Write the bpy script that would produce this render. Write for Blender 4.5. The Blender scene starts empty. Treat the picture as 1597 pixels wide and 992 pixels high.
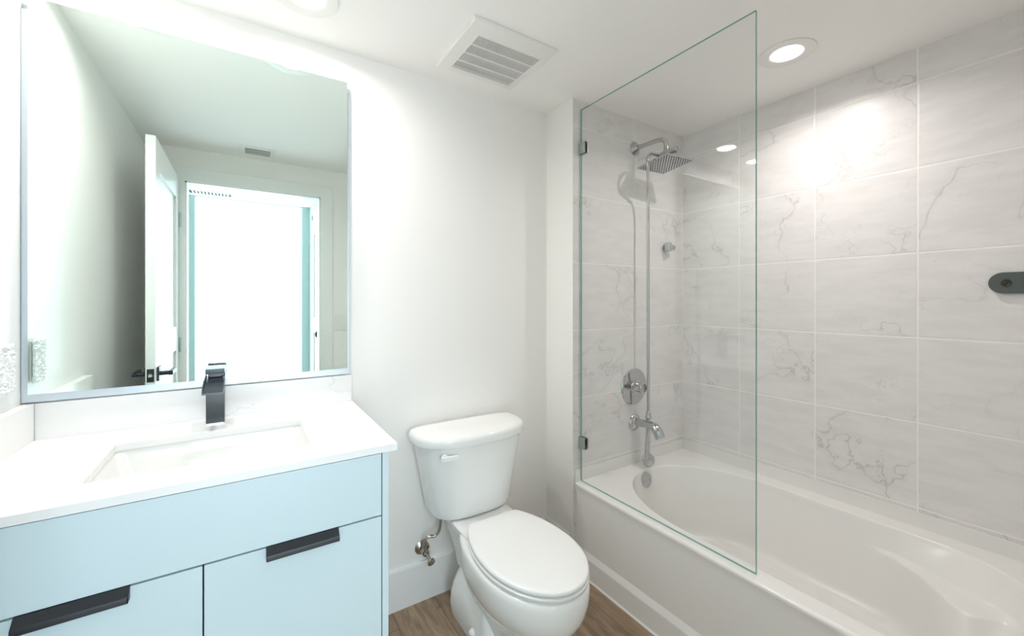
import bpy, bmesh, math, random
from mathutils import Vector, Matrix
PI = math.pi
scene = bpy.context.scene
COL = scene.collection

# ------------------------------------------------------------------ camera, world, light, exposure
CAM_H = 1.2726
cam_d = bpy.data.cameras.new('camera')
cam_d.sensor_width = 36.0
cam_d.lens = 36.0 * 643.5 / 1597.0
cam_d.shift_y = -26.5 / 1597.0
cam_d.clip_start = 0.005
cam = bpy.data.objects.new('camera', cam_d)
COL.objects.link(cam)
cam.location = (0, 0, CAM_H)
cam.rotation_euler = (PI / 2, 0, -math.radians(32.88))
scene.camera = cam

world = bpy.data.worlds.new('world')
scene.world = world
world.use_nodes = True
world.node_tree.nodes['Background'].inputs[0].default_value = (0.75, 0.88, 1, 1)
world.node_tree.nodes['Background'].inputs[1].default_value = 0.3

vs = scene.view_settings
vs.view_transform = 'Standard'
vs.look = 'None'
vs.gamma = 1.0
vs.use_curve_mapping = False
vs.exposure = 1.03
scene.cycles.use_denoising = True
scene.cycles.max_bounces = 14
scene.cycles.diffuse_bounces = 9
scene.cycles.glossy_bounces = 6
scene.cycles.transmission_bounces = 8
scene.cycles.transparent_max_bounces = 16
scene.cycles.sample_clamp_indirect = 6.0
scene.cycles.caustics_reflective = True
scene.cycles.blur_glossy = 0.6

DAY_STRENGTH = 3.5            # bright balcony window at the end of the hall
DAY_COLOR = (0.76, 0.91, 1.0)
LAMP_COLOR = (1.0, 0.945, 0.92)
VANITY_LAMP_W = 2.35           # recessed lamps above the vanity
TUB_LAMP_W = 2.4             # recessed lamp above the tub

# ------------------------------------------------------------------ room measures (metres)
XL, XB, XR = -0.515, 1.3035, 2.154     # left wall, jog beside the tub, tiled long wall
YB, YW, YF = 1.690, 1.487, 0.02       # back wall, tiled wet wall, front wall
ZC = 2.236                            # ceiling
HY = -1.40                            # far end of the hall

# ------------------------------------------------------------------ materials
def mat(name, color=(0.8, 0.8, 0.8), rough=0.5, metal=0.0, spec=0.5, coat=0.0):
    m = bpy.data.materials.new(name)
    m.use_nodes = True
    b = m.node_tree.nodes['Principled BSDF']
    b.inputs['Base Color'].default_value = (*color, 1)
    b.inputs['Roughness'].default_value = rough
    b.inputs['Metallic'].default_value = metal
    b.inputs['Specular IOR Level'].default_value = spec
    b.inputs['Coat Weight'].default_value = coat
    b.inputs['Coat Roughness'].default_value = 0.05
    return m

class NT:
    def __init__(s, m):
        s.t = m.node_tree; s.b = m.node_tree.nodes['Principled BSDF']
    def n(s, kind, **kw):
        nd = s.t.nodes.new(kind)
        for k, v in kw.items(): setattr(nd, k, v)
        return nd
    def put(s, sock, v):
        if isinstance(v, bpy.types.NodeSocket): s.t.links.new(v, sock)
        elif v is not None: sock.default_value = v
    def math(s, op, a, b=None, c=None, clamp=False):
        nd = s.n('ShaderNodeMath', operation=op, use_clamp=clamp)
        for i, v in enumerate((a, b, c)):
            if v is not None: s.put(nd.inputs[i], v)
        return nd.outputs[0]
    def comb(s, x, y, z):
        nd = s.n('ShaderNodeCombineXYZ')
        for i, v in enumerate((x, y, z)): s.put(nd.inputs[i], v)
        return nd.outputs[0]
    def vmath(s, op, a, b):
        nd = s.n('ShaderNodeVectorMath', operation=op)
        s.put(nd.inputs[0], a); s.put(nd.inputs[1], b)
        return nd.outputs[0]
    def noise(s, vec, scale, detail=2.0, rough=0.5, dist=0.0):
        nd = s.n('ShaderNodeTexNoise')
        s.put(nd.inputs['Vector'], vec)
        nd.inputs['Scale'].default_value = scale; nd.inputs['Detail'].default_value = detail
        nd.inputs['Roughness'].default_value = rough; nd.inputs['Distortion'].default_value = dist
        return nd.outputs['Fac']
    def ramp(s, v, lo, hi, a=0.0, b=1.0):
        nd = s.n('ShaderNodeMapRange', interpolation_type='SMOOTHSTEP')
        s.put(nd.inputs['Value'], v)
        for k, x in (('From Min', lo), ('From Max', hi), ('To Min', a), ('To Max', b)): nd.inputs[k].default_value = x
        return nd.outputs['Result']
    def mix(s, f, a, b):
        nd = s.n('ShaderNodeMix', data_type='RGBA')
        s.put(nd.inputs[0], f)
        for i, v in ((6, a), (7, b)):
            s.put(nd.inputs[i], v if isinstance(v, bpy.types.NodeSocket) else (*v, 1))
        return nd.outputs[2]
    def pos(s):
        g = s.n('ShaderNodeNewGeometry'); x = s.n('ShaderNodeSeparateXYZ')
        s.t.links.new(g.outputs['Position'], x.inputs[0])
        return g.outputs['Position'], x.outputs

def paint(name, color, rough=0.5, spec=0.35):
    m = mat(name, color, rough, spec=spec)
    k = NT(m); p, _ = k.pos()
    bp = k.n('ShaderNodeBump'); bp.inputs['Strength'].default_value = 0.04; bp.inputs['Distance'].default_value = 0.002
    k.put(bp.inputs['Height'], k.noise(p, 220, 2))
    k.put(k.b.inputs['Normal'], bp.outputs[0])
    return m

def marble_tile(name, axis, u0, w=0.338):
    m = mat(name, (0.7, 0.7, 0.7), 0.22, spec=0.45)
    k = NT(m); p, xyz = k.pos()
    U, V = xyz[axis], xyz[2]
    h, v0 = 0.3245, 0.484
    fu = k.math('DIVIDE', k.math('SUBTRACT', U, u0), w); fv = k.math('DIVIDE', k.math('SUBTRACT', V, v0), h)
    cu, cv = k.math('FLOOR', fu), k.math('FLOOR', fv)
    ru, rv = k.math('FRACT', fu), k.math('FRACT', fv)
    du = k.math('MULTIPLY', k.math('MINIMUM', ru, k.math('SUBTRACT', 1.0, ru)), w)
    dv = k.math('MULTIPLY', k.math('MINIMUM', rv, k.math('SUBTRACT', 1.0, rv)), h)
    d = k.math('MINIMUM', du, dv)
    grout = k.ramp(d, 0.0019, 0.0029, 1.0, 0.0)
    wn = k.n('ShaderNodeTexWhiteNoise'); k.put(wn.inputs['Vector'], k.comb(cu, cv, 3.7 + axis))
    off = k.vmath('MULTIPLY', wn.outputs['Color'], (19.0, 23.0, 17.0))
    c = k.vmath('ADD', k.comb(U, V, 0.0), off)
    n1 = k.noise(c, 2.3, 5, 0.5, 0.3)
    vein1 = k.ramp(k.math('ABSOLUTE', k.math('SUBTRACT', n1, 0.5)), 0.0, 0.0055, 1.0, 0.0)
    msk = k.ramp(k.noise(c, 3.0, 2), 0.38, 0.60)
    n2 = k.noise(k.vmath('ADD', c, (5.1, 9.3, 0)), 4.4, 4, 0.55, 0.25)
    vein2 = k.ramp(k.math('ABSOLUTE', k.math('SUBTRACT', n2, 0.5)), 0.0, 0.006, 1.0, 0.0)
    msk2 = k.ramp(k.noise(c, 5.0, 2), 0.50, 0.64)
    soft = k.ramp(k.math('ABSOLUTE', k.math('SUBTRACT', n1, 0.5)), 0.0, 0.035, 1.0, 0.0)
    cloud = k.noise(k.vmath('MULTIPLY', c, (3.0, 11.0, 1.0)), 2.2, 4, 0.6)
    base = k.mix(k.ramp(cloud, 0.35, 0.65), (0.72, 0.695, 0.688), (0.765, 0.745, 0.738))
    a = k.math('MULTIPLY', vein1, msk); b = k.math('MULTIPLY', k.math('MULTIPLY', vein2, msk2), 0.7)
    v = k.math('ADD', k.math('MULTIPLY', k.math('MAXIMUM', a, b), 0.36), k.math('MULTIPLY', k.math('MULTIPLY', soft, msk), 0.07), clamp=True)
    col = k.mix(v, base, (0.34, 0.315, 0.30))
    col = k.mix(grout, col, (0.86, 0.84, 0.81))
    k.put(k.b.inputs['Base Color'], col)
    k.put(k.b.inputs['Roughness'], k.math('ADD', 0.36, k.math('MULTIPLY', grout, 0.4)))
    bp = k.n('ShaderNodeBump'); bp.inputs['Strength'].default_value = 0.35; bp.inputs['Distance'].default_value = 0.002
    k.put(bp.inputs['Height'], k.ramp(d, 0.0018, 0.0050))
    k.put(k.b.inputs['Normal'], bp.outputs[0])
    return m

def quartz(name):
    m = mat(name, (0.86, 0.855, 0.85), 0.16, spec=0.45)
    k = NT(m); p, _ = k.pos()
    n = k.noise(p, 3.4, 5, 0.6, 0.8)
    v = k.math('MULTIPLY', k.ramp(k.math('ABSOLUTE', k.math('SUBTRACT', n, 0.5)), 0.0, 0.012, 1.0, 0.0), k.ramp(k.noise(p, 5, 2), 0.48, 0.62))
    k.put(k.b.inputs['Base Color'], k.mix(k.math('MULTIPLY', v, 0.35), (0.86, 0.855, 0.85), (0.50, 0.47, 0.43)))
    return m

def plank_floor(name):
    m = mat(name, (0.3, 0.2, 0.12), 0.42, spec=0.35)
    k = NT(m); p, xyz = k.pos()
    X, Y = xyz[0], xyz[1]
    fx = k.math('DIVIDE', k.math('ADD', X, 0.045), 0.182)
    cx = k.math('FLOOR', fx); rx = k.math('FRACT', fx)
    wn = k.n('ShaderNodeTexWhiteNoise'); k.put(wn.inputs['Vector'], k.comb(cx, 1.0, 2.0))
    fy = k.math('ADD', k.math('DIVIDE', Y, 1.22), wn.outputs['Value'])
    cy = k.math('FLOOR', fy); ry = k.math('FRACT', fy)
    wn2 = k.n('ShaderNodeTexWhiteNoise'); k.put(wn2.inputs['Vector'], k.comb(cx, cy, 5.0))
    off = k.vmath('MULTIPLY', wn2.outputs['Color'], (7.0, 9.0, 5.0))
    c = k.vmath('ADD', p, off)
    g = k.noise(k.vmath('MULTIPLY', c, (9.0, 1.1, 1.0)), 5.0, 6, 0.65, 0.6)
    fine = k.noise(k.vmath('MULTIPLY', c, (60.0, 3.0, 1.0)), 4.0, 3, 0.6)
    blot = k.noise(k.vmath('MULTIPLY', c, (2.2, 1.0, 1.0)), 4.5, 3, 0.5, 0.8)
    col = k.mix(k.ramp(g, 0.32, 0.70), (0.22, 0.150, 0.098), (0.46, 0.335, 0.23))
    col = k.mix(k.math('MULTIPLY', k.ramp(fine, 0.4, 0.7), 0.35), col, (0.27, 0.185, 0.125))
    col = k.mix(k.math('MULTIPLY', k.ramp(blot, 0.52, 0.70), 0.45), col, (0.19, 0.135, 0.095))
    col = k.mix(k.math('MULTIPLY', wn2.outputs['Value'], 0.25), col, (0.40, 0.27, 0.17))
    dx = k.math('MULTIPLY', k.math('MINIMUM', rx, k.math('SUBTRACT', 1.0, rx)), 0.182)
    dy = k.math('MULTIPLY', k.math('MINIMUM', ry, k.math('SUBTRACT', 1.0, ry)), 1.22)
    gap = k.ramp(k.math('MINIMUM', dx, dy), 0.0006, 0.0016, 0.75, 0.0)
    k.put(k.b.inputs['Base Color'], k.mix(gap, col, (0.06, 0.04, 0.028)))
    return m

def emission(name, color, strength):
    m = bpy.data.materials.new(name); m.use_nodes = True
    t = m.node_tree; t.nodes.clear()
    e = t.nodes.new('ShaderNodeEmission'); o = t.nodes.new('ShaderNodeOutputMaterial')
    e.inputs[0].default_value = (*color, 1); e.inputs[1].default_value = strength
    t.links.new(e.outputs[0], o.inputs[0])
    return m

def clear_glass(name, tint=(0.975, 0.985, 0.98)):
    m = bpy.data.materials.new(name); m.use_nodes = True
    t = m.node_tree; t.nodes.clear()
    o = t.nodes.new('ShaderNodeOutputMaterial'); mx = t.nodes.new('ShaderNodeMixShader')
    tr = t.nodes.new('ShaderNodeBsdfTransparent'); gl = t.nodes.new('ShaderNodeBsdfGlossy')
    tr.inputs[0].default_value = (*tint, 1); gl.inputs['Roughness'].default_value = 0.0
    lw = t.nodes.new('ShaderNodeLayerWeight')
    pw = t.nodes.new('ShaderNodeMath'); pw.operation = 'POWER'; pw.inputs[1].default_value = 5.0
    ma = t.nodes.new('ShaderNodeMath'); ma.operation = 'MULTIPLY_ADD'; ma.inputs[1].default_value = 0.9; ma.inputs[2].default_value = 0.04
    t.links.new(lw.outputs['Facing'], pw.inputs[0]); t.links.new(pw.outputs[0], ma.inputs[0])
    t.links.new(ma.outputs[0], mx.inputs[0]); t.links.new(tr.outputs[0], mx.inputs[1]); t.links.new(gl.outputs[0], mx.inputs[2])
    t.links.new(mx.outputs[0], o.inputs[0])
    return m

M = {}
M['wall'] = paint('wall paint', (0.85, 0.83, 0.805), 0.45)
M['wall_gloss'] = paint('satin wall paint', (0.84, 0.83, 0.815), 0.3, 0.5)
M['hall'] = paint('hall paint', (0.46, 0.56, 0.545), 0.5)  # backlit shade and the mirror's green tint are put into this wall colour
M['ceil'] = paint('ceiling paint', (0.90, 0.88, 0.86), 0.7, 0.2)
M['trim'] = paint('trim paint', (0.82, 0.82, 0.81), 0.3, 0.5)
M['door'] = paint('door paint', (0.80, 0.80, 0.79), 0.3, 0.5)
M['tile_y'] = marble_tile('marble tile long wall', 1, 0.482)
M['tile_x'] = marble_tile('marble tile end wall', 0, 1.729, 0.4251)
M['floor'] = plank_floor('plank floor')
M['quartz'] = quartz('quartz')
M['porcelain'] = mat('porcelain', (0.84, 0.84, 0.825), 0.08, spec=0.5)
M['seat'] = mat('seat plastic', (0.84, 0.84, 0.83), 0.2, spec=0.45)
M['acrylic'] = mat('tub acrylic', (0.80, 0.785, 0.765), 0.24, spec=0.5)
M['chrome'] = mat('chrome', (0.52, 0.52, 0.53), 0.09, 1.0)
M['nickel'] = mat('aged nickel', (0.42, 0.385, 0.34), 0.28, 1.0)
M['steel'] = mat('brushed steel', (0.52, 0.55, 0.55), 0.35, 1.0)
M['dark_rubber'] = mat('dark gasket', (0.015, 0.015, 0.017), 0.5)
M['black'] = mat('matt black metal', (0.018, 0.022, 0.027), 0.38, 0.0, 0.5)
M['black_gloss'] = mat('black faucet finish', (0.030, 0.040, 0.050), 0.22, 0.0, 0.6)
M['tray'] = mat('faucet tray', (0.42, 0.36, 0.37), 0.3, 0.0, 0.6)  # pinkish-grey reflection on the glossy black spout, put into the colour
M['cabinet'] = mat('cabinet lacquer', (0.60, 0.72, 0.765), 0.28, spec=0.45)
M['carcass'] = mat('cabinet carcass', (0.61, 0.725, 0.765), 0.4)
M['plastic'] = mat('white plastic', (0.80, 0.79, 0.77), 0.35)
M['vent'] = mat('vent plastic', (0.81, 0.795, 0.77), 0.4)
M['vent_dark'] = mat('vent cavity', (0.05, 0.045, 0.04), 0.9)
M['alu'] = mat('satin aluminium frame', (0.62, 0.68, 0.74), 0.35, 0.6)
M['mirror'] = mat('mirror silver', (0.83, 0.93, 0.89), 0.0, 1.0)
M['glass'] = clear_glass('clear glass')
M['glass_edge'] = mat('green glass edge', (0.14, 0.38, 0.34), 0.15, spec=0.6)
M['film'] = mat('crumpled film', (0.85, 0.87, 0.88), 0.12, spec=0.6)
M['lens'] = emission('lamp lens', (1.0, 0.96, 0.92), 9.0)
M['sky'] = emission('bright daylight', DAY_COLOR, DAY_STRENGTH)
M['bar'] = mat('grey rubberised metal', (0.085, 0.10, 0.098), 0.5, 0.2)

# ------------------------------------------------------------------ mesh helpers
def box(bm, lo, hi, bevel=0.0, seg=2):
    r = bmesh.ops.create_cube(bm, size=1.0)
    vs_ = r['verts']
    for v in vs_:
        v.co = Vector([lo[i] + (v.co[i] + 0.5) * (hi[i] - lo[i]) for i in range(3)])
    if bevel > 0:
        es = list({e for v in vs_ for e in v.link_edges})
        bmesh.ops.bevel(bm, geom=es, offset=bevel, segments=seg, profile=0.6, affect='EDGES')
    return bm

def frame_of(d):
    d = d.normalized()
    a = Vector((0, 0, 1)) if abs(d.z) < 0.9 else Vector((1, 0, 0))
    u = d.cross(a).normalized(); v = d.cross(u).normalized()
    return u, v

def lathe(bm, p0, axis, prof, seg=32):
    """revolve [(distance along axis, radius)...] about the axis from p0"""
    p0 = Vector(p0); ax = Vector(axis).normalized(); u, v = frame_of(ax)
    rings = []
    for (t, r) in prof:
        if r < 1e-6: rings.append([bm.verts.new(p0 + ax * t)])
        else: rings.append([bm.verts.new(p0 + ax * t + (u * math.cos(2*PI*i/seg) + v * math.sin(2*PI*i/seg)) * r) for i in range(seg)])
    for a, b in zip(rings, rings[1:]):
        for i in range(seg):
            j = (i + 1) % seg
            if len(a) == 1 and len(b) == 1: continue
            if len(a) == 1: bm.faces.new((a[0], b[i], b[j]))
            elif len(b) == 1: bm.faces.new((a[i], a[j], b[0]))
            else: bm.faces.new((a[i], a[j], b[j], b[i]))
    for r, in ((rings[0],), (rings[-1],)):
        if len(r) > 1: bm.faces.new(r)
    return bm

def cyl(bm, p0, p1, r, seg=24, bev=0.0):
    p0, p1 = Vector(p0), Vector(p1); L = (p1 - p0).length
    prof = [(0, r), (L, r)] if bev <= 0 else [(0, r - bev), (bev * .3, r - bev * .3), (bev, r), (L - bev, r), (L - bev * .3, r - bev * .3), (L, r - bev)]
    return lathe(bm, p0, p1 - p0, prof, seg)

def smooth_path(pts, n=10):
    pts = [Vector(p) for p in pts]; out = []
    for i in range(len(pts) - 1):
        a = pts[max(i - 1, 0)]; b = pts[i]; c = pts[i + 1]; d = pts[min(i + 2, len(pts) - 1)]
        for k in range(n):
            t = k / n
            out.append(0.5 * ((2*b) + (c - a)*t + (2*a - 5*b + 4*c - d)*t*t + (3*b - a - 3*c + d)*t**3))
    out.append(pts[-1])
    return out

def tube(bm, path, r, seg=16):
    path = [Vector(p) for p in path]; n = len(path)
    rad = r if isinstance(r, (list, tuple)) else [r] * n
    t0 = (path[1] - path[0]).normalized(); u, v = frame_of(t0)
    rings = []; prev = t0
    for i, p in enumerate(path):
        t = (path[min(i + 1, n - 1)] - path[max(i - 1, 0)]).normalized()
        q = prev.rotation_difference(t); u = q @ u; v = q @ v; prev = t
        rings.append([bm.verts.new(p + (u * math.cos(2*PI*k/seg) + v * math.sin(2*PI*k/seg)) * rad[i]) for k in range(seg)])
    for a, b in zip(rings, rings[1:]):
        for k in range(seg):
            j = (k + 1) % seg; bm.faces.new((a[k], a[j], b[j], b[k]))
    bm.faces.new(rings[0]); bm.faces.new(rings[-1])
    return bm

def loft(bm, rings, cap0=True, cap1=True):
    R = [[bm.verts.new(p) for p in r] for r in rings]; n = len(R[0])
    for a, b in zip(R, R[1:]):
        for k in range(n):
            j = (k + 1) % n; bm.faces.new((a[k], a[j], b[j], b[k]))
    if cap0: bm.faces.new(R[0])
    if cap1: bm.faces.new(R[-1])
    return R

def extrude_profile(bm, prof, axis, a, b):
    """closed 2-D profile in the two other axes, extruded along axis from a to b"""
    oth = [i for i in range(3) if i != axis]
    def pt(q, t):
        c = [0, 0, 0]; c[axis] = t; c[oth[0]] = q[0]; c[oth[1]] = q[1]; return c
    A = [bm.verts.new(pt(q, a)) for q in prof]; B = [bm.verts.new(pt(q, b)) for q in prof]
    n = len(prof)
    for k in range(n):
        j = (k + 1) % n; bm.faces.new((A[k], A[j], B[j], B[k]))
    bm.faces.new(A); bm.faces.new(B)
    return bm

def obj(name, bm, m, parent=None, angle=35, subsurf=0):
    bmesh.ops.recalc_face_normals(bm, faces=bm.faces[:])
    me = bpy.data.meshes.new(name)
    bm.to_mesh(me); bm.free()
    for x in (m if isinstance(m, (list, tuple)) else [m]): me.materials.append(x)
    for p in me.polygons: p.use_smooth = angle > 0
    if angle > 0: me.set_sharp_from_angle(angle=math.radians(angle))
    o = bpy.data.objects.new(name, me); COL.objects.link(o)
    if parent is not None:
        root = parent
        while root.parent is not None: root = root.parent
        me.transform(Matrix.Translation(-Vector(root.location)))
        o.parent = parent
    if angle > 0:
        wn = o.modifiers.new('weighted normals', 'WEIGHTED_NORMAL'); wn.keep_sharp = True; wn.weight = 80
    if subsurf:
        s = o.modifiers.new('subdivision', 'SUBSURF'); s.levels = subsurf; s.render_levels = subsurf
    return o

def thing(name, label, cat, loc, group=None):
    o = bpy.data.objects.new(name, None); COL.objects.link(o)
    o.location = loc; o.empty_display_size = 0.05
    o['label'] = label; o['category'] = cat
    if group: o['group'] = group
    return o

def tag(o, label, cat, group=None):
    o['label'] = label; o['category'] = cat
    if group: o['group'] = group
    return o

def struct(name, bm, m, parent=None):
    o = obj(name, bm, m, parent)
    if parent is None: o['kind'] = 'structure'
    return o

def B(*boxes, bevel=0.0):
    bm = bmesh.new()
    for lo, hi in boxes: box(bm, lo, hi, bevel)
    return bm

def assign(bm, test, idx):
    bm.normal_update()
    for f in bm.faces:
        if test(f): f.material_index = idx

# ------------------------------------------------------------------ the room shell
T = 0.12
struct('floor', B(((-0.75, HY - T, -0.08), (XR + T, YB + T, 0.0))), M['floor'])
struct('ceiling', B(((-0.75, HY - T, ZC), (XR + T, YB + T, ZC + 0.08))), M['ceil'])
struct('wall_back', B(((XL, YB, 0), (XB, YB + T, ZC))), M['wall'])
struct('wall_left', B(((XL - T, YF, 0), (XL, YB + T, ZC))), M['wall_gloss'])
bm = B(((XB, YW, 0), (XR, YB + T, ZC)))
assign(bm, lambda f: f.normal.y < -0.5, 1)
struct('wall_alcove', bm, [M['wall'], M['tile_x']])
struct('wall_right', B(((XR, YF - T, 0), (XR + T, YB + T, ZC))), M['tile_y'])
TF = 0.095
# front wall with its doorway (the camera stands in the opening)
OX0, OX1, OZ = -0.322, 0.466, 2.034
bm = B(((XL, YF - TF, 0), (OX0, YF, ZC)), ((OX1, YF - TF, 0), (XB, YF, ZC)), ((OX0, YF - TF, OZ), (OX1, YF, ZC)))
struct('wall_front', bm, M['wall'])
bm = B(((XB, YF - TF, 0), (XR, YF, ZC)))
struct('wall_front.001', bm, M['tile_x'])
# hall behind the doorway
struct('wall_hall_left', B(((-0.72, HY, 0), (-0.60, YF - TF, ZC)), ((-0.60, YF - TF - 0.02, 0), (XL, YF - TF, ZC))), M['hall'])
struct('wall_hall_right', B(((0.56, HY, 0), (0.68, YF - TF, ZC))), M['hall'])
WX0, WX1, WZ = -0.388, 0.490, ZC - 0.003
bm = B(((-0.72, HY - T, 0), (WX0, HY, ZC)), ((WX1, HY - T, 0), (0.68, HY, ZC)), ((WX0, HY - T, WZ), (WX1, HY, ZC)))
struct('wall_hall_end', bm, M['hall'])
w = struct('window_1', B(((WX0, HY - 0.05, 0.0), (WX0 + 0.006, HY - 0.01, WZ)), ((WX1 - 0.006, HY - 0.05, 0.0), (WX1, HY - 0.01, WZ)),
                         ((WX0, HY - 0.05, WZ - 0.006), (WX1, HY - 0.01, WZ)), ((WX0, HY - 0.05, 0.0), (WX1, HY - 0.01, 0.03))), M['trim'])
obj('pane', B(((WX0 + 0.004, HY - 0.045, 0.02), (WX1 - 0.004, HY - 0.035, WZ - 0.004))), M['sky'], w)

# baseboards
def base_prof(d, z=0.165):
    return [(0, 0), (d, 0), (d, z - 0.012), (d * 0.55, z), (0, z)]
def baseboard(name, axis, face, sgn, a, b):
    bm = bmesh.new()
    pr = [(face + sgn * x, z) for x, z in base_prof(0.014)]
    extrude_profile(bm, pr, axis, a, b)
    return struct(name, bm, M['trim'])
baseboard('baseboard_back', 0, YB, -1, 0.33, XB - 0.014)
baseboard('baseboard_alcove', 1, XB, -1, YW + 0.02, YB)
baseboard('baseboard_front', 0, YF, 1, OX1 + 0.082, 1.31)
# door casing, both sides of the front wall, and the jamb
def casing(name, y0, y1):
    CW = 0.078
    bm = B(((OX0 - CW, y0, 0), (OX0 + 0.004, y1, OZ + CW)), ((OX1 - 0.004, y0, 0), (OX1 + CW, y1, OZ + CW)), ((OX0, y0, OZ - 0.004), (OX1, y1, OZ + CW)), bevel=0.003)
    return struct(name, bm, M['trim'])
casing('trim_1', YF, YF + 0.013)
casing('trim_2', YF - TF - 0.013, YF - TF)
struct('trim_3', B(((OX0, YF - TF, 0), (OX0 + 0.012, YF, OZ)), ((OX1 - 0.012, YF - TF, 0), (OX1, YF, OZ)), ((OX0, YF - TF, OZ - 0.012), (OX1, YF, OZ))), M['trim'])
sp = struct('trim_4', B(((OX1 - 0.0135, -0.045, 0.955), (OX1 - 0.012, -0.02, 1.035)), bevel=0.0004), M['black'])

# the bathroom door, standing open against the left wall
def panel_door(name, x0, x1, y0, y1, z1, m):
    """leaf with two recessed shaker panels on both faces; thin in x"""
    st = 0.11
    rails = [(0.01, 0.22), (0.98, 1.12), (z1 - 0.14, z1)]
    bx = [((x0, y0, 0.01), (x1, y0 + st, z1)), ((x0, y1 - st, 0.01), (x1, y1, z1))]
    bx += [((x0, y0 + st, a), (x1, y1 - st, b)) for a, b in rails]
    bx += [((x0 + 0.011, y0 + st, 0.2), (x1 - 0.011, y1 - st, z1 - 0.1))]
    return struct(name, B(*bx), m)
DX0, DX1, DY0, DY1 = -0.383, -0.347, 0.045, 0.835
d1 = panel_door('door_1', DX0, DX1, DY0, DY1, 2.035, M['door'])
def lever(parent, x, sx, y, z):
    bm = bmesh.new()
    box(bm, (min(x, x + sx*0.008), y - 0.033, z - 0.033), (max(x, x + sx*0.008), y + 0.033, z + 0.033), 0.002)
    cyl(bm, (x, y, z), (x + sx*0.05, y, z), 0.010, 20)
    box(bm, (min(x + sx*0.040, x + sx*0.056), y - 0.115, z - 0.010), (max(x + sx*0.040, x + sx*0.056), y + 0.012, z + 0.010), 0.002)
    return obj('door_handle', bm, M['black'], parent)
HZ = 0.93
lever(d1, DX1, 1, DY1 - 0.065, HZ); lever(d1, DX0, -1, DY1 - 0.065, HZ)
lt = obj('latch_plate', B(((DX0 + 0.005, DY1 - 0.001, HZ - 0.03), (DX1 - 0.005, DY1 + 0.0015, HZ + 0.03))), M['black'], d1)
obj('latch_bolt', lathe(bmesh.new(), (DX0 + 0.018, DY1, HZ), (0, 1, 0), [(0, 0.009), (0.008, 0.009), (0.011, 0.006), (0.011, 0)]), M['chrome'], d1)
bm = bmesh.new()
for z in (0.25, 1.0, 1.78): cyl(bm, (DX1 + 0.004, DY0 - 0.008, z - 0.045), (DX1 + 0.004, DY0 - 0.008, z + 0.045), 0.006, 16)
obj('hinge', bm, M['steel'], d1)
d2 = panel_door('door_2', 0.535, 0.558, -1.03, -0.30, 2.03, M['door'])
cl = lathe(bmesh.new(), (0.535, -0.37, 1.0), (-1, 0, 0), [(0, 0.022), (0.006, 0.022), (0.012, 0.01), (0.03, 0.01), (0.036, 0.024), (0.05, 0.026), (0.058, 0.016), (0.06, 0)])
obj('door_handle', cl, M['black'], d2)
struct('trim_5', B(((0.544, -1.10, 0), (0.56, -1.035, 2.10)), ((0.544, -0.295, 0), (0.56, -0.23, 2.10)), ((0.544, -1.10, 2.035), (0.56, -0.23, 2.10)), bevel=0.002), M['trim'])

# ------------------------------------------------------------------ vanity
VX0, VX1, VY0, VY1 = -0.511, 0.326, 1.122, YB - 0.004
CZ0, CZ1 = 0.866, 0.886
van = thing('vanity_cabinet', 'pale blue-white bathroom vanity cabinet with black edge pulls beneath white counter', 'cabinet', (-0.09, 1.40, 0))
bm = B(((VX1 - 0.016, VY0, 0.0), (VX1, VY1, CZ0)), ((VX0, VY0, 0.0), (VX0 + 0.016, VY1, CZ0)),
       ((VX0 + 0.016, VY0 + 0.06, 0.0), (VX1 - 0.016, VY0 + 0.076, 0.09)), ((VX0 + 0.016, VY0 + 0.02, 0.09), (VX1 - 0.016, VY1, 0.106)),
       ((VX0 + 0.016, VY1 - 0.012, 0.106), (VX1 - 0.016, VY1, CZ0 - 0.14)))
obj('carcass', bm, M['carcass'], van)
FX0, FX1 = VX0 + 0.0185, VX1 - 0.0185
obj('drawer_front', B(((FX0, VY0, 0.698), (FX1, VY0 + 0.018, 0.8628)), bevel=0.0012), M['cabinet'], van)
SPLIT = -0.077
for a, b, hc in ((FX0, SPLIT - 0.0015, -0.275), (SPLIT + 0.0015, FX1, 0.120)):
    dr = obj('door', B(((a, VY0, 0.10), (b, VY0 + 0.018, 0.694)), bevel=0.0012), M['cabinet'], van)
    bm = bmesh.new()
    y = VY0
    pr = [(y + 0.012, 0.6945), (y + 0.012, 0.697), (y - 0.003, 0.697), (y - 0.017, 0.684), (y - 0.019, 0.681), (y - 0.019, 0.671), (y - 0.0165, 0.671), (y - 0.0165, 0.681), (y - 0.002, 0.6945)]
    extrude_profile(bm, pr, 0, hc - 0.079, hc + 0.079)
    # end cheeks
    for x in (hc - 0.079, hc + 0.0775):
        extrude_profile(bm, [(y, 0.697), (y - 0.003, 0.697), (y - 0.019, 0.682), (y - 0.019, 0.671), (y, 0.671)], 0, x, x + 0.0015)
    obj('handle', bm, M['black'], dr)

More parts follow.
